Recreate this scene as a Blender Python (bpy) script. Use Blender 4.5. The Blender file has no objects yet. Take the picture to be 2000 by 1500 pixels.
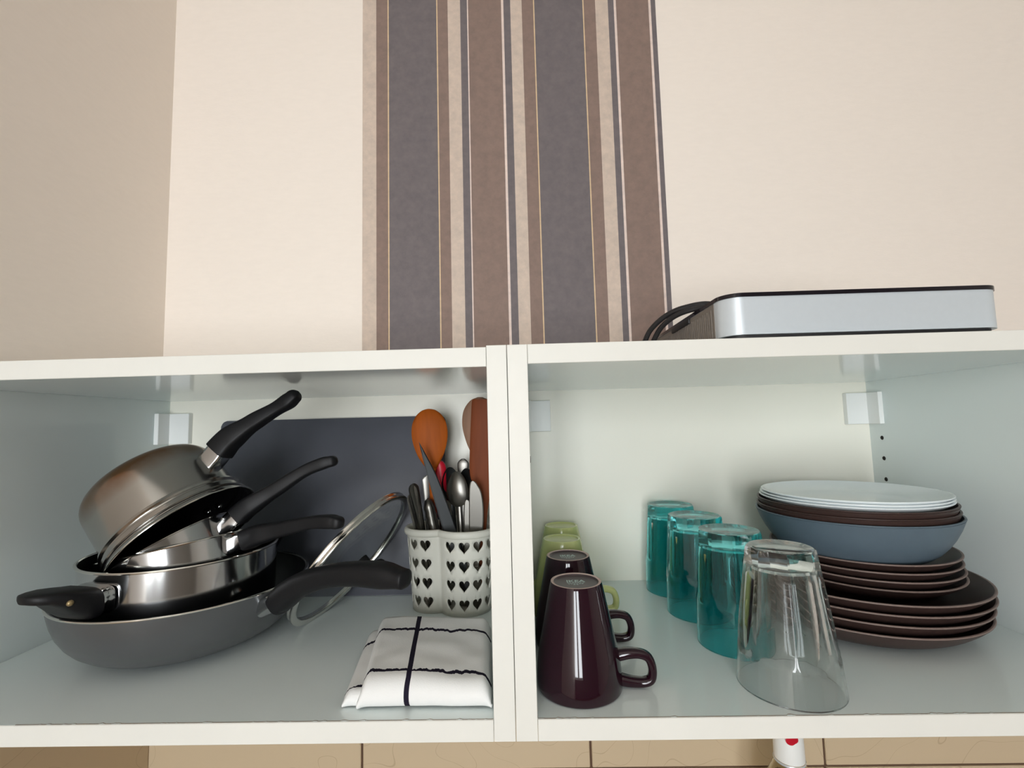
import bpy, bmesh, math, random
from math import sin, cos, pi, radians as R
from mathutils import Vector as V, Matrix, geometry, noise

random.seed(7)
S = bpy.context.scene
COL = S.collection
ZB = 1.40                      # height of the cabinets' underside above the floor

# ------------------------------------------------------------------ camera
cd = bpy.data.cameras.new('camera'); cam = bpy.data.objects.new('camera', cd); COL.objects.link(cam)
cd.sensor_width = 36; cd.lens = 925.8 / 2000 * 36; cd.clip_start = .01
rt, fw, up = (0.99940, 0.02351, -0.02529), (-0.02125, 0.99605, 0.08622), (0.02721, -0.08563, 0.99596)
cam.matrix_world = Matrix(((rt[0], up[0], -fw[0], 0.0138), (rt[1], up[1], -fw[1], -0.4460),
                           (rt[2], up[2], -fw[2], 0.2800 + ZB), (0, 0, 0, 1)))
S.camera = cam
# ------------------------------------------------------------------ world, light, exposure
w = bpy.data.worlds.new('daylight'); S.world = w; w.use_nodes = True
w.node_tree.nodes['Background'].inputs[0].default_value = (.75, .87, 1, 1)
w.node_tree.nodes['Background'].inputs[1].default_value = 1.0
def area(name, loc, rot, sx, sy, power, col):
    l = bpy.data.lights.new(name, 'AREA'); l.shape = 'RECTANGLE'; l.size = sx; l.size_y = sy
    l.energy = power; l.color = col
    o = bpy.data.objects.new(name, l); COL.objects.link(o); o.location = loc; o.rotation_euler = rot
    return o
WX0, WX1, WZ0, WZ1, WY = -.70, .22, -.52, .86, -2.3      # the window opening in the wall behind the camera
area('window_daylight', ((WX0 + WX1) / 2, WY - .06, (WZ0 + WZ1) / 2 + ZB), (R(90), 0, 0), WX1 - WX0, WZ1 - WZ0, 66, (.94, .975, 1))
S.view_settings.view_transform = 'Standard'; S.view_settings.look = 'None'
S.view_settings.exposure = 0.0; S.view_settings.gamma = 1; S.view_settings.use_curve_mapping = False
cy = S.cycles
cy.max_bounces = 14; cy.diffuse_bounces = 6; cy.glossy_bounces = 6; cy.transmission_bounces = 14; cy.transparent_max_bounces = 16
cy.use_denoising = True; cy.sample_clamp_indirect = 6; cy.blur_glossy = .6

# ------------------------------------------------------------------ materials
def lin(c):
    return tuple((x / 12.92 if x <= .04045 else ((x + .055) / 1.055) ** 2.4) for x in [v / 255 for v in c]) + (1,)
def mat(name, col, rough=.5, metal=0, spec=.5, noise_amt=0, nscale=30, bump=0, bscale=200, trans=0, ior=1.45, coat=0, stretch=(1, 1, 1), col2=None):
    m = bpy.data.materials.new(name); m.use_nodes = True
    nt = m.node_tree; b = nt.nodes['Principled BSDF']
    c = lin(col) if max(col) > 1 else tuple(col) + (1,)
    b.inputs['Base Color'].default_value = c
    b.inputs['Roughness'].default_value = rough; b.inputs['Metallic'].default_value = metal
    b.inputs['Specular IOR Level'].default_value = spec
    b.inputs['Transmission Weight'].default_value = trans; b.inputs['IOR'].default_value = ior
    b.inputs['Coat Weight'].default_value = coat; b.inputs['Coat Roughness'].default_value = .05
    tc = nt.nodes.new('ShaderNodeTexCoord'); mp = nt.nodes.new('ShaderNodeMapping')
    mp.inputs['Scale'].default_value = stretch
    nt.links.new(tc.outputs['Object'], mp.inputs[0])
    if noise_amt or col2:
        n = nt.nodes.new('ShaderNodeTexNoise'); n.inputs['Scale'].default_value = nscale; n.inputs['Detail'].default_value = 5
        nt.links.new(mp.outputs[0], n.inputs['Vector'])
        r = nt.nodes.new('ShaderNodeValToRGB'); r.color_ramp.elements[0].position = .3; r.color_ramp.elements[1].position = .7
        k = 1 - noise_amt
        d = tuple(x * k for x in c[:3]) + (1,) if not col2 else lin(col2)
        r.color_ramp.elements[0].color = d; r.color_ramp.elements[1].color = c
        nt.links.new(n.outputs['Fac'], r.inputs[0]); nt.links.new(r.outputs[0], b.inputs['Base Color'])
    if bump:
        n = nt.nodes.new('ShaderNodeTexNoise'); n.inputs['Scale'].default_value = bscale; n.inputs['Detail'].default_value = 3
        nt.links.new(mp.outputs[0], n.inputs['Vector'])
        bp = nt.nodes.new('ShaderNodeBump'); bp.inputs['Strength'].default_value = bump; bp.inputs['Distance'].default_value = .001
        nt.links.new(n.outputs['Fac'], bp.inputs['Height']); nt.links.new(bp.outputs[0], b.inputs['Normal'])
    return m
M = {}
M['wallpaper'] = mat('cream_wallpaper', (241, 231, 221), .75, spec=.2, noise_amt=.02, nscale=160, bump=.15, bscale=420, stretch=(.3, .3, 1))
M['paint'] = mat('grey_white_paint', (226, 226, 223), .8)
M['paint_dark'] = mat('taupe_paint', (158, 155, 151), .8)
M['melamine'] = mat('white_melamine', (226, 235, 234), .11, spec=.5, noise_amt=.015, nscale=8, bump=.02, bscale=300)
M['back'] = mat('white_hardboard', (240, 238, 226), .3, spec=.4, noise_amt=.015, nscale=8)
M['edge'] = mat('yellowed_edge_band', (222, 221, 214), .4, spec=.3, noise_amt=.04, nscale=14, bump=.03, bscale=60)
M['seam'] = mat('grey_gap', (120, 112, 100), .8)
M['chip'] = mat('bare_chipboard', (128, 100, 72), .9, noise_amt=.4, nscale=200)
M['plastic'] = mat('white_plastic', (238, 240, 238), .35)
M['ventgrey'] = mat('vent_grey', (124, 116, 108), .5)
M['hole'] = mat('dark_hole', (40, 36, 32), .9)
M['tile'] = None
M['grout'] = mat('brown_grout', (98, 74, 58), .9)
M['steel'] = mat('polished_steel', (198, 199, 200), .13, metal=1)
M['steel_rim'] = mat('steel_rim', (222, 220, 214), .16, metal=1)
M['cutlery'] = mat('cutlery_steel', (112, 110, 105), .3, metal=1)
M['blade'] = mat('dark_blade', (54, 56, 57), .34, metal=.8)
M['pan_inside'] = mat('black_and_unlit_inside', (16, 16, 18), .35, noise_amt=.3, nscale=120)  # black pan insides; in the steel ones the colour carries the unlit hollow
M['bakelite'] = mat('black_bakelite', (19, 19, 21), .48, spec=.3, bump=.05, bscale=250)
M['grey_enamel'] = mat('grey_pan_paint', (90, 92, 93), .32, metal=.35, noise_amt=.06, nscale=25)
M['charcoal'] = mat('charcoal_board', (84, 86, 94), .42, spec=.4, noise_amt=.14, nscale=9, bump=.04, bscale=300)
M['whiteholder'] = mat('holder_plastic', (228, 228, 220), .4, spec=.4)
def translucent_plastic():
    m = mat('holder_plastic', (234, 234, 226), .4, spec=.4); nt = m.node_tree; b = nt.nodes['Principled BSDF']
    t = nt.nodes.new('ShaderNodeBsdfTranslucent'); t.inputs[0].default_value = lin((240, 238, 226)); mx = nt.nodes.new('ShaderNodeMixShader'); mx.inputs[0].default_value = .38
    nt.links.new(b.outputs[0], mx.inputs[1]); nt.links.new(t.outputs[0], mx.inputs[2]); nt.links.new(mx.outputs[0], nt.nodes['Material Output'].inputs[0])
    return m
M['whiteholder'] = translucent_plastic()
M['wood_orange'] = mat('orange_wood', (164, 80, 12), .55, spec=.2, noise_amt=.3, nscale=40, stretch=(3, 3, .3))
M['wood_red'] = mat('reddish_wood', (118, 58, 26), .55, spec=.2, noise_amt=.25, nscale=40, stretch=(3, 3, .3))
M['wood_pale'] = mat('greyed_wood', (142, 106, 82), .6, noise_amt=.25, nscale=40, stretch=(3, 3, .3))
M['red'] = mat('red_plastic', (190, 18, 42), .35)
M['purple'] = mat('aubergine_glaze', (33, 10, 21), .06, spec=.55, coat=.15)
M['unglazed'] = mat('unglazed_clay', (216, 192, 182), .8, noise_amt=.15, nscale=300)
M['stamp'] = mat('pale_stamp', (186, 204, 198), .7)
M['dullbase'] = mat('dull_brown_glaze', (74, 62, 62), .35)
M['green'] = mat('lime_glaze', (200, 206, 138), .2, spec=.5, coat=.3)
M['brownplate'] = mat('dark_brown_stoneware', (62, 46, 42), .42, spec=.4, noise_amt=.12, nscale=200)
M['brownrim'] = mat('worn_brown_rim', (124, 106, 99), .5, noise_amt=.12, nscale=200)
M['blue'] = mat('blue_grey_stoneware', (86, 101, 112), .4, spec=.4, noise_amt=.05, nscale=60)
M['opal'] = mat('white_opal_glass', (232, 238, 240), .12, spec=.5)
M['teal'] = mat('teal_glass', (.25, .82, .85), 0, trans=1, ior=1.48)
M['clear'] = mat('clear_glass', (.965, .985, .975), 0, trans=1, ior=1.5)
def tumbler_glass(m, tint, f):
    # pressed glass: refracting body that also lets light straight through, so its shadow stays pale
    nt = m.node_tree; b = nt.nodes['Principled BSDF']; t = nt.nodes.new('ShaderNodeBsdfTransparent'); t.inputs[0].default_value = tint
    mx = nt.nodes.new('ShaderNodeMixShader'); mx.inputs[0].default_value = f
    nt.links.new(b.outputs[0], mx.inputs[1]); nt.links.new(t.outputs[0], mx.inputs[2]); nt.links.new(mx.outputs[0], nt.nodes['Material Output'].inputs[0])
tumbler_glass(M['clear'], (.975, .985, .98, 1), .10); tumbler_glass(M['teal'], (.42, .86, .86, 1), .10)
M['lidglass'] = mat('lid_glass', (.97, .985, .98), 0, trans=1, ior=1.12)
def thin_glass():
    m = bpy.data.materials.new('lid_glass'); m.use_nodes = True; nt = m.node_tree; nt.nodes.remove(nt.nodes['Principled BSDF'])
    t = nt.nodes.new('ShaderNodeBsdfTransparent'); t.inputs[0].default_value = (.96, .975, .97, 1)
    g = nt.nodes.new('ShaderNodeBsdfGlossy'); g.inputs['Roughness'].default_value = .03
    mx = nt.nodes.new('ShaderNodeMixShader'); mx.inputs[0].default_value = .05
    nt.links.new(t.outputs[0], mx.inputs[1]); nt.links.new(g.outputs[0], mx.inputs[2]); nt.links.new(mx.outputs[0], nt.nodes['Material Output'].inputs[0])
    return m
M['lidglass'] = thin_glass()
M['silver'] = mat('silver_paint', (202, 209, 214), .34, metal=.25, noise_amt=.02, nscale=200)
M['black_gloss'] = mat('black_glass_top', (24, 20, 26), .12)
M['brass'] = mat('dull_brass_screw', (150, 132, 96), .4, metal=.6)
M['rubber'] = mat('black_rubber', (30, 28, 29), .55)
M['bottle'] = mat('bottle_glass', (.9, .87, .74), 0, trans=1, ior=1.4)
M['oil'] = mat('golden_oil', (.78, .62, .25), 0, trans=1, ior=1.4)
M['floor'] = mat('floor_boards', (150, 120, 92), .5, noise_amt=.2, nscale=6)
M['ceiling'] = mat('white_ceiling', (236, 234, 228), .9)
M['worktop'] = mat('worktop_laminate', (150, 132, 112), .4, noise_amt=.2, nscale=90)
M['frame'] = mat('white_window_frame', (240, 240, 238), .4)

def stained_steel():
    m = mat('heat_stained_steel', (172, 168, 160), .2, metal=1)
    nt = m.node_tree; b = nt.nodes['Principled BSDF']
    tc = nt.nodes.new('ShaderNodeTexCoord'); n = nt.nodes.new('ShaderNodeTexNoise'); n.inputs['Scale'].default_value = 16; n.inputs['Detail'].default_value = 6
    sx = nt.nodes.new('ShaderNodeSeparateXYZ'); nt.links.new(tc.outputs['Object'], sx.inputs[0]); nt.links.new(tc.outputs['Object'], n.inputs['Vector'])
    # scorch climbing from the base of the pot (local z = 0) on one flank
    mr = nt.nodes.new('ShaderNodeMapRange'); mr.inputs[1].default_value = .055; mr.inputs[2].default_value = 0.005
    nt.links.new(sx.outputs['Z'], mr.inputs[0])
    ml = nt.nodes.new('ShaderNodeMath'); ml.operation = 'MULTIPLY'; nt.links.new(mr.outputs[0], ml.inputs[0]); nt.links.new(n.outputs['Fac'], ml.inputs[1])
    r = nt.nodes.new('ShaderNodeValToRGB'); r.color_ramp.elements[0].position = .18; r.color_ramp.elements[1].position = .5
    r.color_ramp.elements[0].color = lin((178, 176, 172)); r.color_ramp.elements[1].color = lin((138, 106, 80))
    nt.links.new(ml.outputs[0], r.inputs[0]); nt.links.new(r.outputs[0], b.inputs['Base Color'])
    return m
M['stained'] = stained_steel()

def stripe_mat():
    xs = [-.268, -.2438, -.221, -.2192, -.1292, -.1272, -.1079, -.0844, -.0722, -.0691, -.0068, -.0037, .0089, .0309, .052, .0540, .1451, .1470, .1674, .191, .203, .2061, .2674, .2709, .2810]
    beige, brown, gold, coal, pink = (208, 191, 176), (140, 120, 110), (220, 194, 156), (116, 109, 110), (230, 212, 201)
    cs = [beige, brown, gold, coal, gold, brown, beige, coal, pink, brown, pink, coal, beige, brown, gold, coal, gold, brown, beige, coal, pink, brown, pink, coal]
    m = bpy.data.materials.new('striped_wallpaper'); m.use_nodes = True; nt = m.node_tree; b = nt.nodes['Principled BSDF']
    b.inputs['Roughness'].default_value = .65; b.inputs['Specular IOR Level'].default_value = .25
    tc = nt.nodes.new('ShaderNodeTexCoord'); sx = nt.nodes.new('ShaderNodeSeparateXYZ'); nt.links.new(tc.outputs['Object'], sx.inputs[0])
    mr = nt.nodes.new('ShaderNodeMapRange'); mr.inputs[1].default_value = xs[0]; mr.inputs[2].default_value = xs[-1]
    nt.links.new(sx.outputs['X'], mr.inputs[0])
    r = nt.nodes.new('ShaderNodeValToRGB'); r.color_ramp.interpolation = 'CONSTANT'; e = r.color_ramp.elements
    W = xs[-1] - xs[0]
    for i, c in enumerate(cs):
        p = (xs[i] - xs[0]) / W
        el = e[0] if i == 0 else (e[1] if i == 1 else e.new(p))
        el.position = p; el.color = lin(c)
    nt.links.new(mr.outputs[0], r.inputs[0])
    n = nt.nodes.new('ShaderNodeTexNoise'); n.inputs['Scale'].default_value = 55; n.inputs['Detail'].default_value = 8; n.inputs['Roughness'].default_value = .75
    nt.links.new(tc.outputs['Object'], n.inputs['Vector'])
    r2 = nt.nodes.new('ShaderNodeValToRGB'); r2.color_ramp.elements[0].position = .35; r2.color_ramp.elements[1].position = .65
    r2.color_ramp.elements[0].color = (.84, .84, .86, 1); r2.color_ramp.elements[1].color = (1.04, 1.02, 1.02, 1)
    nt.links.new(n.outputs['Fac'], r2.inputs[0])
    mx = nt.nodes.new('ShaderNodeMix'); mx.data_type = 'RGBA'; mx.blend_type = 'MULTIPLY'; mx.inputs[0].default_value = 1
    nt.links.new(r.outputs[0], mx.inputs[6]); nt.links.new(r2.outputs[0], mx.inputs[7]); nt.links.new(mx.outputs[2], b.inputs['Base Color'])
    return m
M['stripes'] = stripe_mat()

def tile_mat():
    m = mat('beige_tile', (206, 186, 156), .3, spec=.4, noise_amt=.05, nscale=20)
    nt = m.node_tree; b = nt.nodes['Principled BSDF']
    tc = nt.nodes.new('ShaderNodeTexCoord'); ns = nt.nodes.new('ShaderNodeTexNoise'); ns.inputs['Scale'].default_value = 7; ns.inputs['Detail'].default_value = 1
    nt.links.new(tc.outputs['Object'], ns.inputs['Vector'])
    wv = nt.nodes.new('ShaderNodeMath'); wv.operation = 'MULTIPLY'; wv.inputs[1].default_value = 9; nt.links.new(ns.outputs['Fac'], wv.inputs[0])
    fr = nt.nodes.new('ShaderNodeMath'); fr.operation = 'FRACT'; nt.links.new(wv.outputs[0], fr.inputs[0])
    r = nt.nodes.new('ShaderNodeValToRGB'); e = r.color_ramp.elements
    e[0].position = 0; e[0].color = lin((207, 187, 157)); e[1].position = 1; e[1].color = lin((207, 187, 157))
    for p, c in ((.485, (207, 187, 157)), (.5, (186, 164, 134)), (.515, (207, 187, 157))):
        x = e.new(p); x.color = lin(c)
    nt.links.new(fr.outputs[0], r.inputs[0]); nt.links.new(r.outputs[0], b.inputs['Base Color'])
    return m
M['tile'] = tile_mat()

def towel_mat(hl, vl):
    """white cotton printed with wobbly dark lines: hl = y positions, vl = x positions"""
    m = mat('printed_cotton', (230, 230, 228), .9, spec=.1, bump=.25, bscale=900)
    nt = m.node_tree; b = nt.nodes['Principled BSDF']
    tc = nt.nodes.new('ShaderNodeTexCoord'); uv = nt.nodes.new('ShaderNodeUVMap'); sx = nt.nodes.new('ShaderNodeSeparateXYZ'); nt.links.new(uv.outputs[0], sx.inputs[0])
    n = nt.nodes.new('ShaderNodeTexNoise'); n.inputs['Scale'].default_value = 70; n.inputs['Detail'].default_value = 3
    cx = nt.nodes.new('ShaderNodeCombineXYZ'); nt.links.new(sx.outputs['X'], cx.inputs[0]); cx.inputs[2].default_value = hl[0] * 9
    nt.links.new(cx.outputs[0], n.inputs['Vector'])
    def math(op, a, bb):
        q = nt.nodes.new('ShaderNodeMath'); q.operation = op
        for i, v in enumerate((a, bb)):
            if isinstance(v, (int, float)): q.inputs[i].default_value = v
            else: nt.links.new(v, q.inputs[i])
        return q.outputs[0]
    def line(coord, pos, wd, wob):
        off = math('MULTIPLY', math('SUBTRACT', n.outputs['Fac'], .5), wob)
        d = math('ABSOLUTE', math('SUBTRACT', math('ADD', coord, off), pos), 0)
        return math('LESS_THAN', d, wd)
    f = None
    for p in hl:
        l = line(sx.outputs['Y'], p, .0030, .03); f = l if f is None else math('MAXIMUM', f, l)
    for p in vl:
        l = line(sx.outputs['X'], p, .0032, .006); f = l if f is None else math('MAXIMUM', f, l)
    mx = nt.nodes.new('ShaderNodeMix'); mx.data_type = 'RGBA'; nt.links.new(f, mx.inputs[0])
    mx.inputs[6].default_value = lin((230, 230, 228)); mx.inputs[7].default_value = lin((34, 30, 44)); nt.links.new(mx.outputs[2], b.inputs['Base Color'])
    return m

# ------------------------------------------------------------------ building helpers
def finish(bm, name, mats, parent=None, loc=None, smooth=35, kind=None):
    me = bpy.data.meshes.new(name)
    bmesh.ops.recalc_face_normals(bm, faces=bm.faces[:])
    bm.to_mesh(me); bm.free()
    return link(me, name, mats, parent, loc, smooth, kind)
def link(me, name, mats, parent=None, loc=None, smooth=35, kind=None):
    for m in (mats if isinstance(mats, (list, tuple)) else [mats]): me.materials.append(M[m] if isinstance(m, str) else m)
    if smooth:
        me.shade_smooth(); me.set_sharp_from_angle(angle=R(smooth))
    o = bpy.data.objects.new(name, me); COL.objects.link(o)
    if parent: o.parent = parent
    if loc: o.location = loc
    if kind: o['kind'] = kind
    return o
def tag(o, label, cat, group=None):
    o['label'] = label; o['category'] = cat
    if group: o['group'] = group
    return o
def thing(name, label, cat, loc=(0, 0, 0), mtx=None, group=None):
    o = bpy.data.objects.new(name, None); COL.objects.link(o); o.empty_display_size = .02
    if mtx is not None: o.matrix_world = mtx
    else: o.location = loc
    return tag(o, label, cat, group)
def kids(o): return [c for c in COL.objects if c.parent == o]
def dup(root, label=None, loc=None, rotz=None):
    r = root.copy(); COL.objects.link(r)
    if loc is not None: r.location = loc
    if rotz is not None: r.rotation_euler = (0, 0, rotz)
    if label: r['label'] = label
    for ch in kids(root):
        c = ch.copy(); COL.objects.link(c); c.parent = r
        for g in kids(ch):
            d = g.copy(); COL.objects.link(d); d.parent = c
    return r
def frame_z(origin, z, xhint):
    z = V(z).normalized(); x = V(xhint); x = (x - z * x.dot(z)).normalized(); y = z.cross(x)
    return Matrix(((x[0], y[0], z[0], origin[0]), (x[1], y[1], z[1], origin[1]), (x[2], y[2], z[2], origin[2]), (0, 0, 0, 1)))
def box(x0, x1, y0, y1, z0, z1, bev=0, seg=2, bm=None):
    b = bm or bmesh.new()
    vs = [b.verts.new(p) for p in ((x0, y0, z0), (x1, y0, z0), (x1, y1, z0), (x0, y1, z0), (x0, y0, z1), (x1, y0, z1), (x1, y1, z1), (x0, y1, z1))]
    fs = [b.faces.new([vs[i] for i in q]) for q in ((0, 3, 2, 1), (4, 5, 6, 7), (0, 1, 5, 4), (1, 2, 6, 5), (2, 3, 7, 6), (3, 0, 4, 7))]
    if bev: bmesh.ops.bevel(b, geom=list({e for f in fs for e in f.edges}), offset=bev, segments=seg, profile=.5, affect='EDGES')
    return b
def lathe(prof, seg=64, bm=None, mi=None, rfun=None):
    """prof: list of (r, z); r = 0 makes a pole. mi: material index per segment"""
    b = bm or bmesh.new(); rings = []
    for r, z in prof:
        if r < 1e-7: rings.append([b.verts.new((0, 0, z))])
        else:
            rings.append([b.verts.new((((rfun(r, z, 2 * pi * k / seg) if rfun else r)) * cos(2 * pi * k / seg),
                                       ((rfun(r, z, 2 * pi * k / seg) if rfun else r)) * sin(2 * pi * k / seg), z)) for k in range(seg)])
    for i in range(len(rings) - 1):
        a, c = rings[i], rings[i + 1]
        for k in range(seg):
            k2 = (k + 1) % seg
            if len(a) == 1 and len(c) == 1: continue
            if len(a) == 1: f = b.faces.new((a[0], c[k], c[k2]))
            elif len(c) == 1: f = b.faces.new((a[k], a[k2], c[0]))
            else: f = b.faces.new((a[k], a[k2], c[k2], c[k]))
            if mi: f.material_index = mi[i]
    return b
def catmull(pts, n=8):
    P = [V(p) for p in pts]; P = [P[0] * 2 - P[1]] + P + [P[-1] * 2 - P[-2]]; out = []
    for i in range(1, len(P) - 2):
        for k in range(n):
            t = k / n; a, b, c, d = P[i - 1], P[i], P[i + 1], P[i + 2]
            out.append(.5 * ((2 * b) + (c - a) * t + (2 * a - 5 * b + 4 * c - d) * t * t + (3 * b - a - 3 * c + d) * t ** 3))
    out.append(P[-2]); return out
def sweep(pts, rad, ref=(0, 0, 1), seg=12, n=8, bm=None, closed=False, sup=2.0, smooth_path=True, cap=0):
    """tube along pts; rad = list of (a, b) half sizes per control point: a along ref x tangent, b along the ref side"""
    b = bm or bmesh.new()
    path = catmull(pts, n) if smooth_path else [V(p) for p in pts]
    m = len(path); rr = []
    for i in range(m):
        t = i / (m - 1) * (len(rad) - 1); j = min(int(t), len(rad) - 2) if len(rad) > 1 else 0; u = t - j
        u = u * u * (3 - 2 * u)
        A = rad[j]; B = rad[min(j + 1, len(rad) - 1)]
        A = A if isinstance(A, tuple) else (A, A); B = B if isinstance(B, tuple) else (B, B)
        rr.append((A[0] + (B[0] - A[0]) * u, A[1] + (B[1] - A[1]) * u))
    if cap:
        d = (path[-1] - path[-2]).normalized(); e0 = rr[-1]; pe = path[-1]
        for k in range(1, 6):
            a = pi / 2 * k / 5.3; path.append(pe + d * cap * sin(a)); rr.append((e0[0] * cos(a), e0[1] * cos(a)))
        m = len(path)
    rings = []
    for i, p in enumerate(path):
        if closed: t = (path[(i + 1) % m] - path[i - 1]).normalized()
        else: t = (path[min(i + 1, m - 1)] - path[max(i - 1, 0)]).normalized()
        s = t.cross(V(ref)); s = s.normalized() if s.length > 1e-6 else t.orthogonal().normalized(); q = s.cross(t)
        ring = []
        for k in range(seg):
            c_, s_ = cos(2 * pi * k / seg), sin(2 * pi * k / seg)
            c_ = math.copysign(abs(c_) ** (2 / sup), c_); s_ = math.copysign(abs(s_) ** (2 / sup), s_)
            ring.append(b.verts.new(p + s * rr[i][0] * c_ + q * rr[i][1] * s_))
        rings.append(ring)
    for i in range(m if closed else m - 1):
        a, c = rings[i], rings[(i + 1) % m]
        for k in range(seg): b.faces.new((a[k], a[(k + 1) % seg], c[(k + 1) % seg], c[k]))
    if not closed:
        b.faces.new(rings[0][::-1]); b.faces.new(rings[-1])
    return b
def prism(out, z0, z1, bev=0, bm=None, seg=2):
    """outline (x, y) extruded from z0 to z1"""
    b = bm or bmesh.new()
    lo = [b.verts.new((x, y, z0)) for x, y in out]; hi = [b.verts.new((x, y, z1)) for x, y in out]; n = len(out)
    f0 = b.faces.new(lo[::-1]); f1 = b.faces.new(hi)
    for k in range(n): b.faces.new((lo[k], lo[(k + 1) % n], hi[(k + 1) % n], hi[k]))
    if bev: bmesh.ops.bevel(b, geom=list(f0.edges) + list(f1.edges), offset=bev, segments=seg, profile=.5, affect='EDGES')
    return b
def rrect(x0, x1, y0, y1, r, n=6):
    o = []
    for cx, cy_, a0 in ((x1 - r, y1 - r, 0), (x0 + r, y1 - r, 90), (x0 + r, y0 + r, 180), (x1 - r, y0 + r, 270)):
        for k in range(n + 1):
            a = R(a0 + 90 * k / n); o.append((cx + r * cos(a), cy_ + r * sin(a)))
    return o
def arc(c, r, a0, a1, n=6):
    return [(c[0] + r * cos(R(a0 + (a1 - a0) * k / n)), c[1] + r * sin(R(a0 + (a1 - a0) * k / n))) for k in range(n + 1)]

# ------------------------------------------------------------------ the room
H, D, WL, WR, DW, XW, TP, T = .3562, .3691, .6024, .5962, .3806, -.6272, .0187, .0195
FZ, CZ = -ZB, 1.25
def struct(name, bm, m, parent=None, smooth=0): return finish(bm, name, m, parent, smooth=smooth, kind=None if parent else 'structure')
XR = 2.3
struct('floor', box(XW - .1, XR + .1, WY - .1, DW + .1, FZ - .1, FZ), 'floor')
struct('ceiling', box(XW - .1, XR + .1, WY - .1, DW + .1, CZ, CZ + .1), 'ceiling')
TZ0, TZ1 = -.60, -.012                          # tiled band between worktop and cabinets
wb = struct('wall_back', box(XW - .1, XR + .1, DW, DW + .1, FZ, CZ), 'wallpaper')
wl = struct('wall_left', box(XW - .1, XW, WY - .1, DW, FZ, CZ), 'wallpaper')
struct('wall_right', box(XR, XR + .1, WY - .1, DW, FZ, CZ), 'paint')
bm = box(XW, WX0, WY - .1, WY, FZ, CZ); box(WX1, XR, WY - .1, WY, FZ, CZ, bm=bm); box(WX0, WX1, WY - .1, WY, FZ, WZ0, bm=bm); box(WX0, WX1, WY - .1, WY, WZ1, CZ, bm=bm)
struct('wall_front', bm, 'paint_dark')
wn = struct('window_1', box(WX0, WX1, WY - .09, WY + .03, WZ0 - .03, WZ0, .004), 'frame')
xm = (WX0 + WX1) / 2
bm = bmesh.new()
for a, a2 in ((WX0, WX0 + .06), (xm - .07, xm + .07), (WX1 - .06, WX1)): box(a, a2, WY - .055, WY - .005, WZ0, WZ1, bm=bm)
for a in (WZ0, WZ1 - .06): box(WX0, WX1, WY - .054, WY - .006, a, a + .06, bm=bm)
finish(bm, 'window_frame', 'frame', wn, smooth=0)
# striped decorative wallpaper panel pasted on the back wall
struct('striped_wallpaper', box(-.268, .281, DW - .0012, DW, TZ1, CZ - .001), 'stripes', wb)
# tiles, set proud of a grout bed
struct('grout_bed', box(XW, XR, DW - .004, DW, TZ0, TZ1), 'grout', wb)
struct('grout_bed', box(XW, XW + .004, -.4, DW - .004, TZ0, TZ1), 'grout', wl)
tx = [XW + .004] + [-.2646 + .3735 * k for k in range(0, 8)]; tz = [TZ0, -.2765, TZ1]
tx = [x for x in tx if x < XR] + [XR]
for i in range(len(tx) - 1):
    for j in range(2):
        struct('tile', box(tx[i] + (.0018 if i else 0), tx[i + 1] - .0018, DW - .008, DW - .003, tz[j] + .0018, tz[j + 1] - .0018, .0012, 1), 'tile', wb)
ty = [DW - .0065, .012, -.36]
for i in range(2):
    for j in range(2):
        struct('tile', box(XW + .003, XW + .008, ty[i + 1] + .0018, ty[i] - .0018, tz[j] + .0018, tz[j + 1] - .0018, .0012, 1), 'tile', wl)
# worktop and base unit under the wall cabinets
bc = thing('base_cabinet', 'white base cabinet standing on the floor under the worktop', 'cabinet', (.3, .1, FZ))
finish(box(-.925, 1.2, -.25, .26, .1, .87), 'carcass', 'edge', bc, smooth=0)
finish(box(-.9, 1.15, -.2, .25, 0, .1), 'plinth', 'melamine', bc, smooth=0)
for k in range(4):
    d = finish(box(-.92 + .53 * k, -.395 + .53 * k, -.268, -.25, .11, .86, .002), 'door', 'edge', bc, smooth=0)
    finish(sweep([(-.43 + .53 * k, -.268, .7), (-.43 + .53 * k, -.29, .715), (-.43 + .53 * k, -.29, .8), (-.43 + .53 * k, -.268, .815)], [.005], ref=(1, 0, 0)), 'handle', 'steel', d)
wt = tag(finish(box(XW + .009, 1.55, -.2, DW - .009, FZ + .87, FZ + .91, .004), 'worktop', 'worktop'), 'brown laminate worktop running along the tiled wall below the cabinets', 'worktop')
WTZ = FZ + .91

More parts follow.
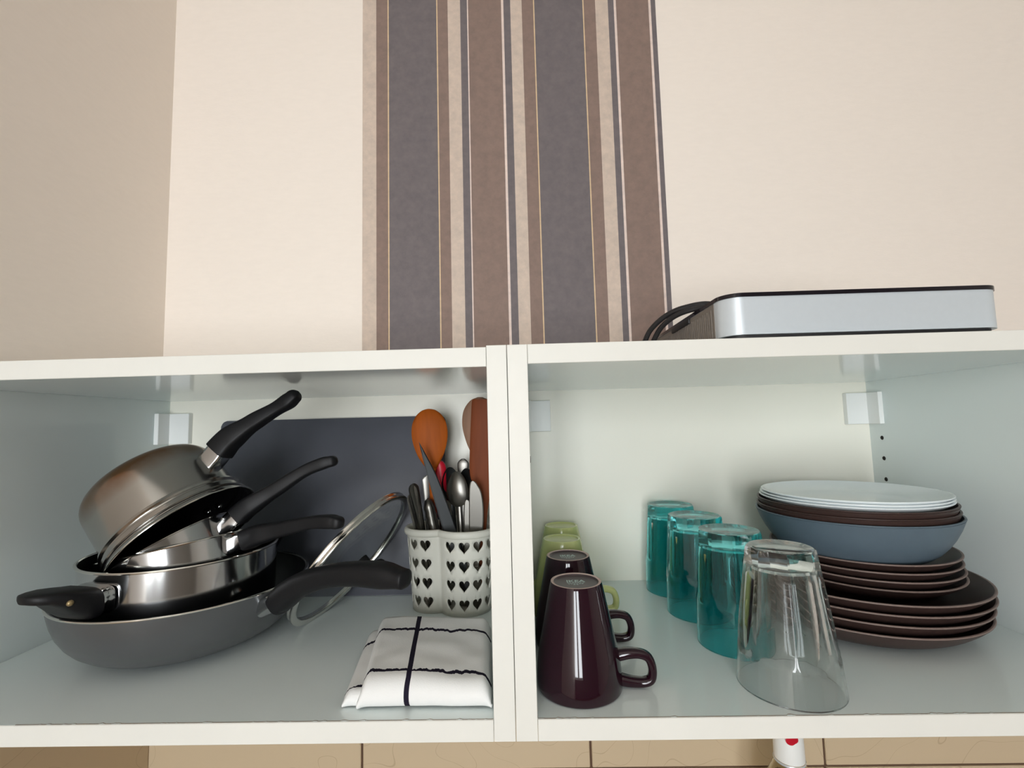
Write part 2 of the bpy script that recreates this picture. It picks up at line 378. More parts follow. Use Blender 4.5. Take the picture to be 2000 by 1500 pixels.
# ------------------------------------------------------------------ the two wall cabinets
def panel(name, b, parent, eb):
    p = finish(b, name, 'melamine', parent, smooth=0)
    finish(box(*eb, .0004, 1), 'edge_band', 'edge', p, smooth=0)
    return p
def cabinet(label, xa, xb, dz, pins, covers):
    c = thing('wall_cabinet', label, 'cabinet', ((xa + xb) / 2, 0, 0)); ox = (xa + xb) / 2
    xa -= ox; xb -= ox
    g = .0003
    panel('side_panel', box(xa + g, xa + T, .0012, D + .008, 0, H), c, (xa + g, xa + T, 0, .0012, 0, H))
    panel('side_panel', box(xb - T, xb - g, .0012, D + .008, 0, H), c, (xb - T, xb - g, 0, .0012, 0, H))
    panel('top_panel', box(xa + T + g, xb - T - g, .0012, D, H - TP - dz, H - dz), c, (xa + T + g, xb - T - g, 0, .0012, H - TP - dz, H - dz))
    bp = panel('bottom_panel', box(xa + T + g, xb - T - g, .0012, D, 0, TP), c, (xa + T + g, xb - T - g, 0, .0012, 0, TP - .0001))
    finish(box(xa + T, xb - T, D, D + .006, .004, H - .004), 'back_panel', 'back', c, smooth=0)
    # brown ragged chips along the front upper edge of the bottom panel
    x0, x1, n = xa + T + (.145 if ox < 0 else .0005), xb - T - .0005, 260; b = bmesh.new(); row = []
    for k in range(n + 1):
        x = x0 + (x1 - x0) * k / n
        d = .0005 + .0042 * max(0, noise.noise(V((x * 55, ox * 9, 0))) * .6 + noise.noise(V((x * 190, ox, 3))) * .55 - .12)
        row.append((b.verts.new((x, -.00006, TP - .0005)), b.verts.new((x, .0012 + d, TP + .00012))))
    for k in range(n): b.faces.new((row[k][0], row[k + 1][0], row[k + 1][1], row[k][1]))
    finish(b, 'chipped_edge', 'chip', bp, smooth=0)
    for side, z0, z1 in covers:
        s = xa + T if side < 0 else xb - T
        k = -side
        b = box(*sorted((s, s + k * .041)), D - .010, D, z0, z1, .0006, 1)
        box(*sorted((s, s + k * .0075)), D - .035, D - .008, z0, z1, .0006, 1, bm=b)
        finish(b, 'hanger_cover', 'plastic', c, smooth=0)
    for side, y, z in pins:
        s = xa + T if side < 0 else xb - T; k = -side
        b = bmesh.new()
        lathe([(0, .0001), (.0024, .0001), (.003, .0006), (.0034, 0)], 16, b)
        bmesh.ops.rotate(b, verts=b.verts, cent=(0, 0, 0), matrix=Matrix.Rotation(R(90 * k), 3, 'Y'))
        bmesh.ops.translate(b, verts=b.verts, vec=(s, y, z))
        finish(b, 'shelf_pin_hole', 'hole', c)
    return c
cabinet('open white wall cabinet on the left holding the pans and the cutlery', -WL - T, 0, .0016, [(-1, .343, .211), (-1, .343, .2442)], [(-1, .262, .314), (1, .264, .316)])
cabinet('open white wall cabinet on the right holding mugs, glasses and plates', 0, WR + T, 0, [(1, .3429, .2442), (1, .3426, .2112), (1, .3423, .1777), (-1, .008, .2471), (-1, .343, .2112)], [(1, .267, .319), (-1, .268, .32)])

# ------------------------------------------------------------------ portable hob on top of the right cabinet
hb = thing('portable_hob', 'silver portable electric hob with black top lying on the right cabinet', 'hob', (.347, .16, H))
hx0, hx1, hy0, hy1 = -.1345, .1345, -.148, .148
finish(prism(rrect(hx0 + .004, hx1 - .004, hy0 + .003, hy1 - .003, .018), .0015, .007), 'base_strip', 'rubber', hb)
body = prism(rrect(hx0, hx1, hy0, hy1, .020, 10), .0055, .0425, .0008)
finish(body, 'housing', 'silver', hb)
finish(prism(rrect(hx0 - .001, hx1 + .001, hy0 - .001, hy1 + .001, .021, 10), .0425, .0465, .0014), 'glass_top', 'black_gloss', hb)
b = bmesh.new()
for k in range(34): box(hx0 - .0012, hx0 + .001, hy0 + .030 + .0055 * k, hy0 + .0325 + .0055 * k, .008, .037 - (.001 if k % 2 else 0), bm=b)
box(hx0 - .0006, hx0 + .002, hy0 + .024, hy1 - .024, .0062, .0420, bm=b)
finish(b, 'vent_ribs', 'ventgrey', hb, smooth=0, kind='stuff')
finish(box(hx0 - .003, hx0 + .002, hy0 + .092, hy0 + .155, .0365, .0425, .001), 'side_grip', 'rubber', hb)
for sx in (-1, 1):
    for sy in (-1, 1): finish(lathe([(0, 0), (.009, 0), (.010, .0018), (0, .0018)], 16), 'foot', 'rubber', hb, (sx * .11, sy * .12, 0))
cord = sweep([(-.02, .152, .02), (-.08, .17, .012), (-.15, .12, .0045), (-.172, .03, .006), (-.169, -.012, .020), (-.162, -.03, .037), (-.150, -.05, .0475), (-.132, -.066, .0515), (-.110, -.072, .0505), (-.06, -.04, .0505), (-.02, .05, .0505), (-.05, .12, .0505)], [.0032], seg=10)
finish(cord, 'power_cord', 'rubber', hb)
cord = sweep([(-.06, .152, .02), (-.11, .165, .010), (-.155, .10, .0045), (-.180, .03, .007), (-.178, -.01, .022), (-.172, -.022, .037), (-.158, -.038, .0500), (-.140, -.054, .0560), (-.112, -.064, .0565), (-.07, -.02, .0505), (-.06, .06, .0505), (-.09, .11, .0505)], [.0032], seg=10)
finish(cord, 'power_cord', 'rubber', hb)

# ------------------------------------------------------------------ pans
def vessel(name, label, cat, mtx, outer, t, mats, lip=.0, rim=.0012, seg=96):
    """outer: (r, z) outer profile from the bottom centre to the rim, local z up; inner follows at thickness t"""
    th = thing(name, label, cat, mtx=mtx)
    inner = [(max(r - t, 0) if r > t else 0, z + t) for r, z in outer if z + t < outer[-1][1] - .001]
    r1, z1 = outer[-1]
    prof = outer + [(r1 - t * .5, z1 + t * .3), (r1 - t, z1)] + inner[::-1]
    if prof[-1][0] > 0: prof.append((0, prof[-1][1]))
    mi = [0] * (len(outer) + 1) + [1] * (len(prof) - len(outer) - 2)
    finish(lathe(prof, seg, mi=mi), 'body', mats, th, smooth=40)
    finish(sweep([(r1 * cos(2 * pi * k / 96) * 1.002, r1 * sin(2 * pi * k / 96) * 1.002, z1) for k in range(96)], [rim], closed=True, seg=8, smooth_path=False), 'rim', 'steel_rim', th)
    return th
def round_prof(rb, rt, h, cr, flare=0, n=8):
    """flat bottom, rounded corner of radius cr, straight wall to the rim"""
    pts = [(0, 0), (rb - cr, 0)]
    for k in range(1, n + 1):
        a = -pi / 2 + pi / 2 * k / n; pts.append((rb - cr + cr * cos(a), cr + cr * sin(a)))
    for k in range(1, 5): u = k / 4; pts.append((rb + (rt - rb) * u, cr + (h - cr) * u))
    return pts
Z = TP + .0002
# large grey frying pan
fr_o = V((-.419, .176, Z)); hd = V((.93, -.37, 0)).normalized()
fprof = [(0, 0), (.058, 0), (.068, .0008), (.078, .0030), (.088, .0062), (.098, .0105), (.107, .0158), (.115, .0222), (.122, .0304), (.1285, .0412), (.1330, .0530), (.1360, .0650), (.137, .0735)]
fry = vessel('frying_pan', 'large grey frying pan with black inside, bottom of the pan pile', 'frying pan', frame_z(fr_o, (0, 0, 1), hd), fprof, .0028, ['grey_enamel', 'pan_inside'], rim=.0013)
b = sweep([(.131, 0, .055), (.142, 0, .060), (.158, 0, .066)], [(.0125, .0105)], ref=(0, 0, 1), sup=4, seg=16)
finish(b, 'handle_bracket', 'steel', fry)
b = sweep([(.153, 0, .0605), (.163, 0, .0700), (.190, 0, .0870), (.225, 0, .0985), (.262, 0, .1050), (.300, 0, .1075), (.330, 0, .1060)],
          [(.0145, .0130), (.0140, .0150), (.0125, .0135), (.0120, .0125), (.0130, .0125), (.0135, .0135), (.0115, .0095)], ref=(0, 0, 1), sup=2.8, seg=20, cap=.004)
fh = finish(b, 'handle', 'bakelite', fry)
finish(lathe([(0, 0), (.0028, 0), (.0024, .0012), (0, .0016)], 16), 'rivet', 'steel', fry, (.147, 0, .0735))

# steel pot standing in the frying pan
pa = V((-.4224, .1673, .0420)); ha = V((-.225, -.974, 0))
pot = vessel('cooking_pot', 'steel pot with black side grips standing inside the grey frying pan', 'pot', frame_z(pa, (0, 0, 1), ha), round_prof(.1035, .105, .091, .022), .0016, ['steel', 'pan_inside'], rim=.0016)
def grip(s):
    b = sweep([(s * .1035, 0, .066), (s * .110, 0, .066), (s * .1165, 0, .067)], [(.026, .0145), (.025, .014), (.024, .013)], sup=5, seg=20)
    br = finish(b, 'grip_bracket', 'steel', pot)
    out = [(.116, -.0275), (.128, -.027), (.140, -.0265), (.150, -.022), (.157, -.012), (.159, 0), (.157, .012), (.150, .022), (.140, .0265), (.128, .027), (.116, .0275)]
    b = bmesh.new(); n = len(out)
    def lift(x): return .0 + .012 * ((x - .116) / .043) ** 1.3
    # a thick wing that thins towards the tip
    xs = [.1145, .120, .129, .138, .147, .156, .164, .1685]; hw = [.0270, .0280, .0285, .0275, .0250, .0210, .0150, .0060]
    th_ = [.0155, .0165, .0155, .0125, .0085, .0062, .0050, .0036]; zc = [.066, .067, .0695, .0745, .0800, .0830, .0845, .0850]
    rings = []
    for x, w_, t_, z_ in zip(xs, hw, th_, zc):
        ring = []
        for k in range(24):
            a = 2 * pi * k / 24; c_, s_ = cos(a), sin(a)
            c_ = math.copysign(abs(c_) ** .55, c_); s_ = math.copysign(abs(s_) ** .7, s_)
            ring.append(b.verts.new((s * x, w_ * c_, z_ + t_ * s_)))
        rings.append(ring)
    for i in range(len(rings) - 1):
        for k in range(24): b.faces.new((rings[i][k], rings[i][(k + 1) % 24], rings[i + 1][(k + 1) % 24], rings[i + 1][k]))
    b.faces.new(rings[0]); b.faces.new(rings[-1])
    g = finish(b, 'side_grip', 'bakelite', pot, smooth=50)
    return g
g1 = grip(1); g2 = grip(-1)
sc = bmesh.new(); bmesh.ops.create_uvsphere(sc, u_segments=12, v_segments=8, radius=.0030)
bmesh.ops.translate(sc, verts=sc.verts, vec=(.1449, .0250, .0767)); finish(sc, 'screw', 'brass', g1)

def long_handle(th, r, z, L, rise, drop=.0, ang=0, w0=.0130, bend=.010):
    """ferrule and tapering black handle leaving the wall at radius r, height z, along local x"""
    e = rise
    finish(sweep([(r - .006, 0, z), (r + .006, 0, z + .001), (r + .020, 0, z + .004)], [(w0 * .95, .0115), (w0 * .92, .0115), (w0 * .88, .0112)], sup=6, seg=20), 'ferrule', 'steel', th)
    pts = [(r + .017, 0, z + .0030), (r + .035, 0, z + .0055), (r + L * .45, 0, z + .0062 + e * .3), (r + L * .72, 0, z + .0062 + e * .45), (r + L * .88, 0, z + .003 + e * .8), (r + L - .008, 0, z + e)]
    finish(sweep(pts, [(w0, .0125), (w0 * 1.0, .0120), (w0 * .70, .0090), (w0 * .60, .0075), (w0 * .66, .0078), (w0 * .60, .0070)], sup=4.5, seg=20, cap=.008), 'handle', 'bakelite', th, smooth=38)
# saucepan tilted inside the pot
nB = V((-.2, .08, .977)).normalized(); cB = V((-.423, .160, .140))
sb = vessel('saucepan', 'shallow steel saucepan nested in the pot, its black handle lowest of three on the right', 'saucepan',
            frame_z(cB - nB * .052, nB, (.94, -.22, .2)), round_prof(.0805, .083, .052, .014), .0014, ['steel', 'pan_inside'], rim=.0012)
long_handle(sb, .0830, .037, .152, -.001)
# small pan tilted in the saucepan
nC = V((-.543, .0, .84)).normalized(); cC = V((-.436, .152, .136))
sc_ = vessel('milk_pan', 'small steel pan leaning in the saucepan, its black handle middle of three', 'saucepan',
             frame_z(cC - nC * .036, nC, (.84, .05, .54)), round_prof(.071, .077, .036, .012), .0013, ['steel', 'pan_inside'], rim=.0011)
long_handle(sc_, .0765, .018, .158, -.005)
# pot lying upside down on the pile
nD = V((.667, -.103, -.738)).normalized(); cD = V((-.404, .141, .156))
dprof = [(0, 0), (.050, 0)] + [(.050 + .024 * sin(pi / 2 * k / 8), .024 - .024 * cos(pi / 2 * k / 8)) for k in range(1, 9)] + [(.0755, .050), (.0764, .0715), (.0800, .0735), (.0808, .0760), (.0784, .0785), (.0784, .0800), (.0812, .0820), (.0822, .0870), (.0802, .0888), (.0804, .0900), (.0836, .0925), (.0846, .0962)]
pd = vessel('steel_saucepan', 'heat stained steel saucepan lying upside down on top of the pan pile', 'saucepan',
            frame_z(cD - nD * .096, nD, (.742, .04, .67)), dprof, .0014, ['stained', 'pan_inside'], rim=.0010)
finish(sweep([(.070, 0, .046), (.082, 0, .045), (.095, 0, .042)], [(.0125, .0130), (.0122, .0125), (.0120, .0122)], sup=6, seg=20), 'ferrule', 'steel', pd)
finish(sweep([(.092, 0, .0425), (.112, 0, .040), (.145, 0, .044), (.178, 0, .051), (.196, 0, .0545), (.205, 0, .0547)], [(.0140, .0150), (.0130, .0140), (.0100, .0100), (.0085, .0080), (.0098, .0090), (.0092, .0080)], sup=4.5, seg=20, cap=.009), 'handle', 'bakelite', pd, smooth=38)
for a, zr in ((265, .060), (277, .065)):
    b = bmesh.new(); bmesh.ops.create_uvsphere(b, u_segments=12, v_segments=8, radius=.0056)
    bmesh.ops.scale(b, verts=b.verts, vec=(.5, 1, 1)); bmesh.ops.rotate(b, verts=b.verts, cent=(0, 0, 0), matrix=Matrix.Rotation(R(a), 3, 'Z'))
    bmesh.ops.translate(b, verts=b.verts, vec=(.0742 * cos(R(a)), .0742 * sin(R(a)), zr)); finish(b, 'rivet', 'steel', pd)

# glass lid leaning against the cutlery holder
nL = V((.79, -.16, -.59)).normalized(); cL = V((-.2262, .224, .1042))
ld = thing('glass_lid', 'round glass pan lid with steel rim leaning on the cutlery holder', 'lid', mtx=frame_z(cL, nL, (.59, 0, .79)))
RL = .105
finish(lathe([(RL - .0085, -.0030), (RL - .003, -.0052), (RL - .0005, -.0046), (RL, -.0026), (RL - .0012, -.0008), (RL - .0012, .0004), (RL, .0022), (RL - .0005, .0042), (RL - .003, .0050), (RL - .0085, .0034), (RL - .0095, .0005), (RL - .0085, -.0030)], 128), 'rim', 'steel_rim', ld, smooth=50)
gp = [(RL - .0090, .0002)] + [((RL - .0095) * cos(pi / 2 * k / 10), .0008 + .009 * sin(pi / 2 * k / 10)) for k in range(1, 10)] + [(0, .0098)]
gp2 = [(0, .0128)] + [((RL - .0095) * cos(pi / 2 * k / 10), .0036 + .0092 * sin(pi / 2 * k / 10)) for k in range(9, 0, -1)] + [(RL - .0090, .0030), (RL - .0090, .0002)]
finish(lathe(gp + gp2, 96), 'glass_dome', 'lidglass', ld, smooth=60)
finish(lathe([(0, .0125), (.012, .0125), (.011, .020), (.009, .024), (.016, .029), (.021, .033), (.022, .037), (.019, .041), (0, .0425)], 40), 'knob', 'bakelite', ld, smooth=60)

# charcoal board leaning on the cabinet's back
bz = V((0, .0445, .279)).normalized()
bd = thing('cutting_board', 'thin charcoal cutting board leaning on the back behind the pans', 'board', mtx=frame_z((-.312, .3195, Z), V((1, 0, 0)).cross(bz), (1, 0, 0)))
o = finish(prism(rrect(-.1935, .1935, 0, .2835, .009), -.002, .002, .0012), 'slab', 'charcoal', bd)

# ------------------------------------------------------------------ cutlery holder with heart cut-outs
LOBES = [((.0, -.030), .0415), ((-.052, -.0165), .0375), ((-.006, .030), .036)]
HO = V((-.0735, .290, Z)); HH = .112
def lobe_r(th):
    d = V((cos(th), sin(th))); best = 0; cx0 = V((-.018, -.006))
    for (c, r) in LOBES:
        q = V(c) - cx0; bq = d.dot(q); disc = bq * bq - q.length_squared + r * r
        if disc > 0: best = max(best, bq + math.sqrt(disc))
    return best
NS = 360
raw = [lobe_r(2 * pi * k / NS) for k in range(NS)]
rad_ = [sum(raw[(k + j) % NS] for j in range(-2, 3)) / 5 for k in range(NS)]
outl = [V((-.018 + rad_[k] * cos(2 * pi * k / NS), -.006 + rad_[k] * sin(2 * pi * k / NS))) for k in range(NS)]
cum = [0]
for k in range(NS): cum.append(cum[-1] + (outl[(k + 1) % NS] - outl[k]).length)
PER = cum[-1]
def at_s(s):
    s %= PER; lo = 0; hi = NS
    while hi - lo > 1:
        m = (lo + hi) // 2
        if cum[m] <= s: lo = m
        else: hi = m
    u = (s - cum[lo]) / (cum[lo + 1] - cum[lo]); return outl[lo].lerp(outl[(lo + 1) % NS], u)
def heart(cx, cz, w_, h_, n=28):
    o = []
    for k in range(n):
        t = 2 * pi * k / n
        x = 16 * sin(t) ** 3; z = 13 * cos(t) - 5 * cos(2 * t) - 2 * cos(3 * t) - cos(4 * t)
        o.append((cx + x / 34 * w_, cz + (z + 2.5) / 30 * h_))
    return o
NG = 168; NZ = 14
vs, es, holes = [], [], []
def groove(s):
    """how sharply the outline turns inwards near s"""
    p0, p1, p2 = at_s(s - .008), at_s(s), at_s(s + .008); a = p1 - p0; c = p2 - p1
    return a.x * c.y - a.y * c.x
ss = []
for li, (c, r) in enumerate(LOBES):
    for a in [(-87.5, -98, 80)[li] + 30 * k for k in range(-5, 6)]:
        p = V(c) + V((cos(R(a)), sin(R(a)))) * r
        if any(lj != li and (p - V(c2)).length < r2 + .0085 for lj, (c2, r2) in enumerate(LOBES)): continue
        k = min(range(NS), key=lambda q: (outl[q] - p).length)
        if .012 < cum[k] < PER - .012 and all(abs(cum[k] - q) > .019 for q in ss): ss.append(cum[k])
pts2 = [(PER * i / NG, HH * j / NZ) for i in range(NG + 1) for j in range(NZ + 1)]
hs = [heart(s, .0150 + .0262 * r_, .0172, .0172) for s in ss for r_ in range(4)]
def inside(p, poly, grow=0):
    c = False; n = len(poly); j = n - 1
    for i in range(n):
        xi, yi = poly[i]; xj, yj = poly[j]
        if (yi > p[1]) != (yj > p[1]) and p[0] < (xj - xi) * (p[1] - yi) / (yj - yi) + xi: c = not c
        j = i
    return c
pts2 = [p for p in pts2 if not any(abs(p[0] - h[0][0]) < .013 and abs(p[1] - h[0][1] + .006) < .015 and (inside(p, h) or min((p[0] - q[0]) ** 2 + (p[1] - q[1]) ** 2 for q in h) < 1.5e-6) for h in hs)]
vv = [V(p) for p in pts2]; ee = []
for h in hs:
    b0 = len(vv); vv += [V(p) for p in h]; ee += [(b0 + k, b0 + (k + 1) % len(h)) for k in range(len(h))]
r_v, r_e, r_f, _, _, _ = geometry.delaunay_2d_cdt(vv, ee, [], 0, 1e-7)
bm = bmesh.new()
def wall_pt(u, z, inset=0.0):
    p = at_s(min(u, PER - 1e-9)); k = .885 + .115 * (z / HH); c = V((-.018, -.006)); d = (p - c)
    q = c + d * k - d.normalized() * inset
    return (q.x, q.y, z)
bvs = [bm.verts.new(wall_pt(p.x, p.y)) for p in r_v]
for f in r_f:
    cx = sum(r_v[i].x for i in f) / len(f); cz = sum(r_v[i].y for i in f) / len(f)
    if any(abs(cx - h[0][0]) < .013 and inside((cx, cz), h) for h in hs): continue
    try: bm.faces.new([bvs[i] for i in f])
    except ValueError: pass
bmesh.ops.remove_doubles(bm, verts=bm.verts, dist=2e-5)
hr = thing('cutlery_holder', 'white plastic cutlery holder with heart shaped cutouts near the divider', 'cutlery holder', tuple(HO))
hw_ = finish(bm, 'wall', 'whiteholder', hr, smooth=60)
md = hw_.modifiers.new('thick', 'SOLIDIFY'); md.thickness = .0016; md.offset = -1
rp = [V(wall_pt(PER * k / 200, HH)) for k in range(200)]
finish(sweep([(p.x, p.y, HH - .001) for p in rp], [(.0036, .0052)], closed=True, seg=12, smooth_path=False), 'rim', 'whiteholder', hr, smooth=60)
b = bmesh.new(); b.faces.new([b.verts.new(V(wall_pt(PER * k / 200, 0, .0006)) + V((0, 0, .0012))) for k in range(200)])
bo = finish(b, 'base', 'whiteholder', hr, smooth=0); md = bo.modifiers.new('thick', 'SOLIDIFY'); md.thickness = .0012; md.offset = 0

# ---- things standing in the holder: local z runs up the utensil, local -y faces the room
def standing(name, label, cat, foot, tip, face=(0, -1, 0), group=None):
    f = V(foot); z = V(tip) - f; m = frame_z(f, z, V(face).cross(z) * -1)
    return thing(name, label, cat, mtx=m, group=group), z.length
def strip(prof, th, bm=None, curve=None, dense=5, edge=None):
    """flat blade: prof = (z, left x, right x); th thickness; rounded edges; curve(z) = y offset"""
    b = bm or bmesh.new(); rings = []
    P = [V(p) for p in prof]
    if len(P) > 3 and dense: P = [p for p in catmull(P, dense)]
    for z, xl, xr in P:
        yo = curve(z) if curve else 0; c = (xl + xr) / 2; h = max((xr - xl) / 2, .0002); e = min(h * .6, edge or th); t = th / 2
        rings.append([b.verts.new((c + x, yo + y, z)) for x, y in ((h, t * .3), (h - e, t), (-h + e, t), (-h, t * .3), (-h, -t * .3), (-h + e, -t), (h - e, -t), (h, -t * .3))])
    for i in range(len(rings) - 1):
        for k in range(8): b.faces.new((rings[i][k], rings[i][(k + 1) % 8], rings[i + 1][(k + 1) % 8], rings[i + 1][k]))
    b.faces.new(rings[0]); b.faces.new(rings[-1]); return b
def bowl(bm, zc, w_, h_, dep, th=.001, nr=6, ns=28):
    b = bm
    def P(r, k, off):
        a = 2 * pi * k / ns; t = 1 + .16 * -sin(a)
        return (w_ * r * cos(a) * t, dep * (1 - r * r) + off, zc + h_ * r * sin(a))
    for off in (0, th):
        rings = [[b.verts.new(P(0, 0, off))]] + [[b.verts.new(P(r / nr, k, off)) for k in range(ns)] for r in range(1, nr + 1)]
        for k in range(ns): b.faces.new((rings[0][0], rings[1][k], rings[1][(k + 1) % ns]))
        for i in range(1, nr):
            for k in range(ns): b.faces.new((rings[i][k], rings[i][(k + 1) % ns], rings[i + 1][(k + 1) % ns], rings[i + 1][k]))
        if off == 0: first = rings[-1]
        else:
            for k in range(ns): b.faces.new((first[k], first[(k + 1) % ns], rings[-1][(k + 1) % ns], rings[-1][k]))
    return b
def spoon(label, foot, tip, face, mt='cutlery', w_=.017, bh=.026, dep=.006):
    t, L = standing('spoon', label, 'spoon', foot, tip, face, 'steel cutlery in the holder')
    zc = L - bh
    finish(bowl(bmesh.new(), zc, w_, bh, dep), 'bowl', mt, t, smooth=60)
    finish(strip([(0, -.005, .005), (.004, -.0085, .0085), (.03, -.0075, .0075), (.07, -.0035, .0035), (zc - bh + .004, -.003, .003)], .0022), 'handle', mt, t, smooth=60)
    return t
def handle_up(name, label, cat, foot, tip, face, mt='cutlery', w_=.009):
    """fork or spoon stuck in head down: the handle end shows"""
    t, L = standing(name, label, cat, foot, tip, face, 'steel cutlery in the holder')
    finish(strip([(.05, -.003, .003), (L * .5, -.0032, .0032), (L - .045, -w_ * .7, w_ * .7), (L - .012, -w_, w_), (L - .005, -w_ * .86, w_ * .86), (L - .001, -w_ * .4, w_ * .4), (L, -w_ * .08, w_ * .08)], .0026), 'handle', mt, t, smooth=60)
    if cat == 'fork':
        b = strip([(.05, -.003, .003), (.042, -.009, .009), (.036, -.011, .011)], .002)
        for k in range(4): strip([(.036, -.011 + .0063 * k, -.0078 + .0063 * k), (.0, -.0103 + .0063 * k, -.0088 + .0063 * k)], .0018, b)
        finish(b, 'tines', mt, t, smooth=60)
    else: finish(bowl(bmesh.new(), .026, .018, .026, .006), 'bowl', mt, t, smooth=60)
    return t
b0 = Z + .004
# orange wooden spoon
ws, L = standing('wooden_spoon', 'orange wooden spoon with oval head standing in the cutlery holder', 'spoon', (-.118, .275, b0), (-.1322, .285, .308), (.1, -1, 0))
b = strip([(L - z, -x, x) for z, x in ((.101, .0048), (.090, .0085), (.074, .0182), (.055, .0250), (.038, .0274), (.022, .0256), (.010, .0196), (.003, .0118), (.0008, .0064), (0, .0025))], .006, dense=4, edge=.004)
finish(b, 'head', 'wood_orange', ws, smooth=60)
finish(sweep([(0, 0, 0), (0, 0, L * .4), (0, 0, L - .094)], [.0042, .0045, .0052], ref=(0, 1, 0)), 'handle', 'wood_orange', ws)
# reddish wooden turner and paler wooden spoon beside the divider
tr, L = standing('wooden_turner', 'reddish brown wooden turner with straight edge beside the divider', 'spatula', (-.056, .262, b0), (-.0430, .266, .3195), (0, -1, 0))
finish(strip([(0, -.006, .006), (.11, -.007, .007), (.16, -.011, .012), (.185, -.019, .018), (.22, -.0205, .0195), (.27, -.0200, .0195), (L - .006, -.0195, .0190), (L, -.0180, .0185)], .005), 'blade', 'wood_red', tr, smooth=24)
ps, L = standing('wooden_spoon', 'pale greyed wooden spoon half hidden behind the reddish turner', 'spoon', (-.062, .300, b0), (-.0530, .300, .3250), (0, -1, 0))
b = bmesh.new(); strip([(L - .105, -.006, .006), (L - .09, -.012, .012), (L - .07, -.021, .021), (L - .045, -.0275, .0275), (L - .022, -.026, .026), (L - .006, -.016, .016), (L, -.004, .004)], .006, b)
finish(b, 'head', 'wood_pale', ps, smooth=60)
finish(sweep([(0, 0, 0), (0, 0, .1), (0, 0, L - .1)], [.0045, .0048, .0065], ref=(0, 1, 0)), 'handle', 'wood_pale', ps)
# large kitchen knife, point up
kk, L = standing('kitchen_knife', 'long dark kitchen knife standing point up in front of the orange spoon', 'knife', (-.0680, .250, b0 + .02), (-.1355, .252, .2600), (.25, -1, 0))
b = bmesh.new(); prof = [(.03, -.0095, .0085), (.10, -.0095, .0085), (L - .10, -.0092, .0078), (L - .055, -.0080, .0052), (L - .02, -.0062, -.0005), (L - .003, -.0050, -.0038), (L, -.0047, -.0043)]
strip(prof, .0016, b); finish(b, 'blade', 'blade', kk, smooth=14)
finish(strip([(0, -.009, .009), (.015, -.010, .010), (.03, -.0095, .0095)], .012), 'handle', 'bakelite', kk)
# rounded table knives
def table_knife(label, foot, tip, w_, face=(0, -1, 0)):
    t, L = standing('table_knife', label, 'knife', foot, tip, face)
    finish(strip([(.06, -.004, .004), (L - .095, -w_ * .55, w_ * .45), (L - .07, -w_ * .95, w_ * .9), (L - .04, -w_, w_ * .98), (L - .018, -w_, w_ * .72), (L - .006, -w_ * .92, w_ * .18), (L - .001, -w_ * .75, -w_ * .2), (L, -w_ * .52, -w_ * .48)], .0014), 'blade', 'cutlery', t, smooth=14)
    finish(strip([(0, -.006, .006), (.004, -.008, .008), (.06, -.006, .006)], .005), 'handle', 'cutlery', t, smooth=60)
    return t
table_knife('broad round tipped table knife in front of the reddish turner', (-.060, .249, b0), (-.0545, .233, .2025), .0105)
table_knife('narrower table knife half behind the broad round tipped one', (-.067, .252, b0), (-.0650, .243, .175), .0095)
# spoons and forks
spoon('steel spoon with its bowl turned away, nearest the kitchen knife', (-.078, .258, b0), (-.0870, .262, .2140), (.25, 1, 0))
spoon('dark hollowed spoon beside the reddish turner', (-.070, .272, b0), (-.0745, .280, .2165), (-.55, -1, 0), mt='blade')
spoon('dark spoon behind the red handle', (-.085, .276, b0), (-.1010, .290, .2180), (.5, -1, 0), mt='blade', w_=.015)
handle_up('fork', 'steel fork stuck in tines down, its round handle end showing by the pale wall', 'fork', (-.085, .300, b0), (-.0830, .312, .2290), (0, -1, 0))
handle_up('fork', 'leftmost fork leaning out over the holder rim', 'fork', (-.126, .262, b0), (-.1545, .262, .1835), (.8, -1, 0), w_=.008)
handle_up('spoon', 'steel spoon handle leaning left, second from the left', 'spoon', (-.122, .258, b0), (-.1510, .252, .1975), (-.6, -1, 0), w_=.008)
handle_up('fork', 'slanted fork handle just left of the kitchen knife', 'fork', (-.116, .266, b0), (-.1485, .250, .1990), (.9, -.6, 0), w_=.0085)
handle_up('spoon', 'upright spoon handle between the wooden spoon and the slanted fork', 'spoon', (-.132, .278, b0), (-.1330, .282, .2080), (.3, -1, 0), w_=.0085)
pe, L = standing('peeler', 'small steel peeler with a red handle end behind the kitchen knife', 'peeler', (-.108, .286, b0), (-.1170, .290, .2290), (0, -1, 0))
finish(strip([(L - .085, -.005, .005), (L - .07, -.008, .008), (L - .03, -.009, .009), (L - .012, -.0095, .0095), (L - .004, -.0065, .0065), (L - .001, -.003, .003), (L, -.0006, .0006)], .011), 'handle', 'red', pe, smooth=60)
finish(strip([(0, -.004, .004), (.03, -.008, .008), (L - .083, -.004, .004)], .003), 'blade', 'cutlery', pe, smooth=60)
wk, L = standing('bottle_opener', 'ribbed steel bottle opener leaning left of the kitchen knife', 'opener', (-.100, .262, b0), (-.1300, .262, .1760), (.2, -1, 0))
b = bmesh.new(); lathe([(0, 0), (.003, 0), (.003, L - .06), (.006, L - .055)] + [(.0075 + (.0012 if k % 2 else 0), L - .05 + .005 * k) for k in range(9)] + [(.005, L - .003), (0, L)], 20, b)
finish(b, 'shaft', 'cutlery', wk, smooth=50)

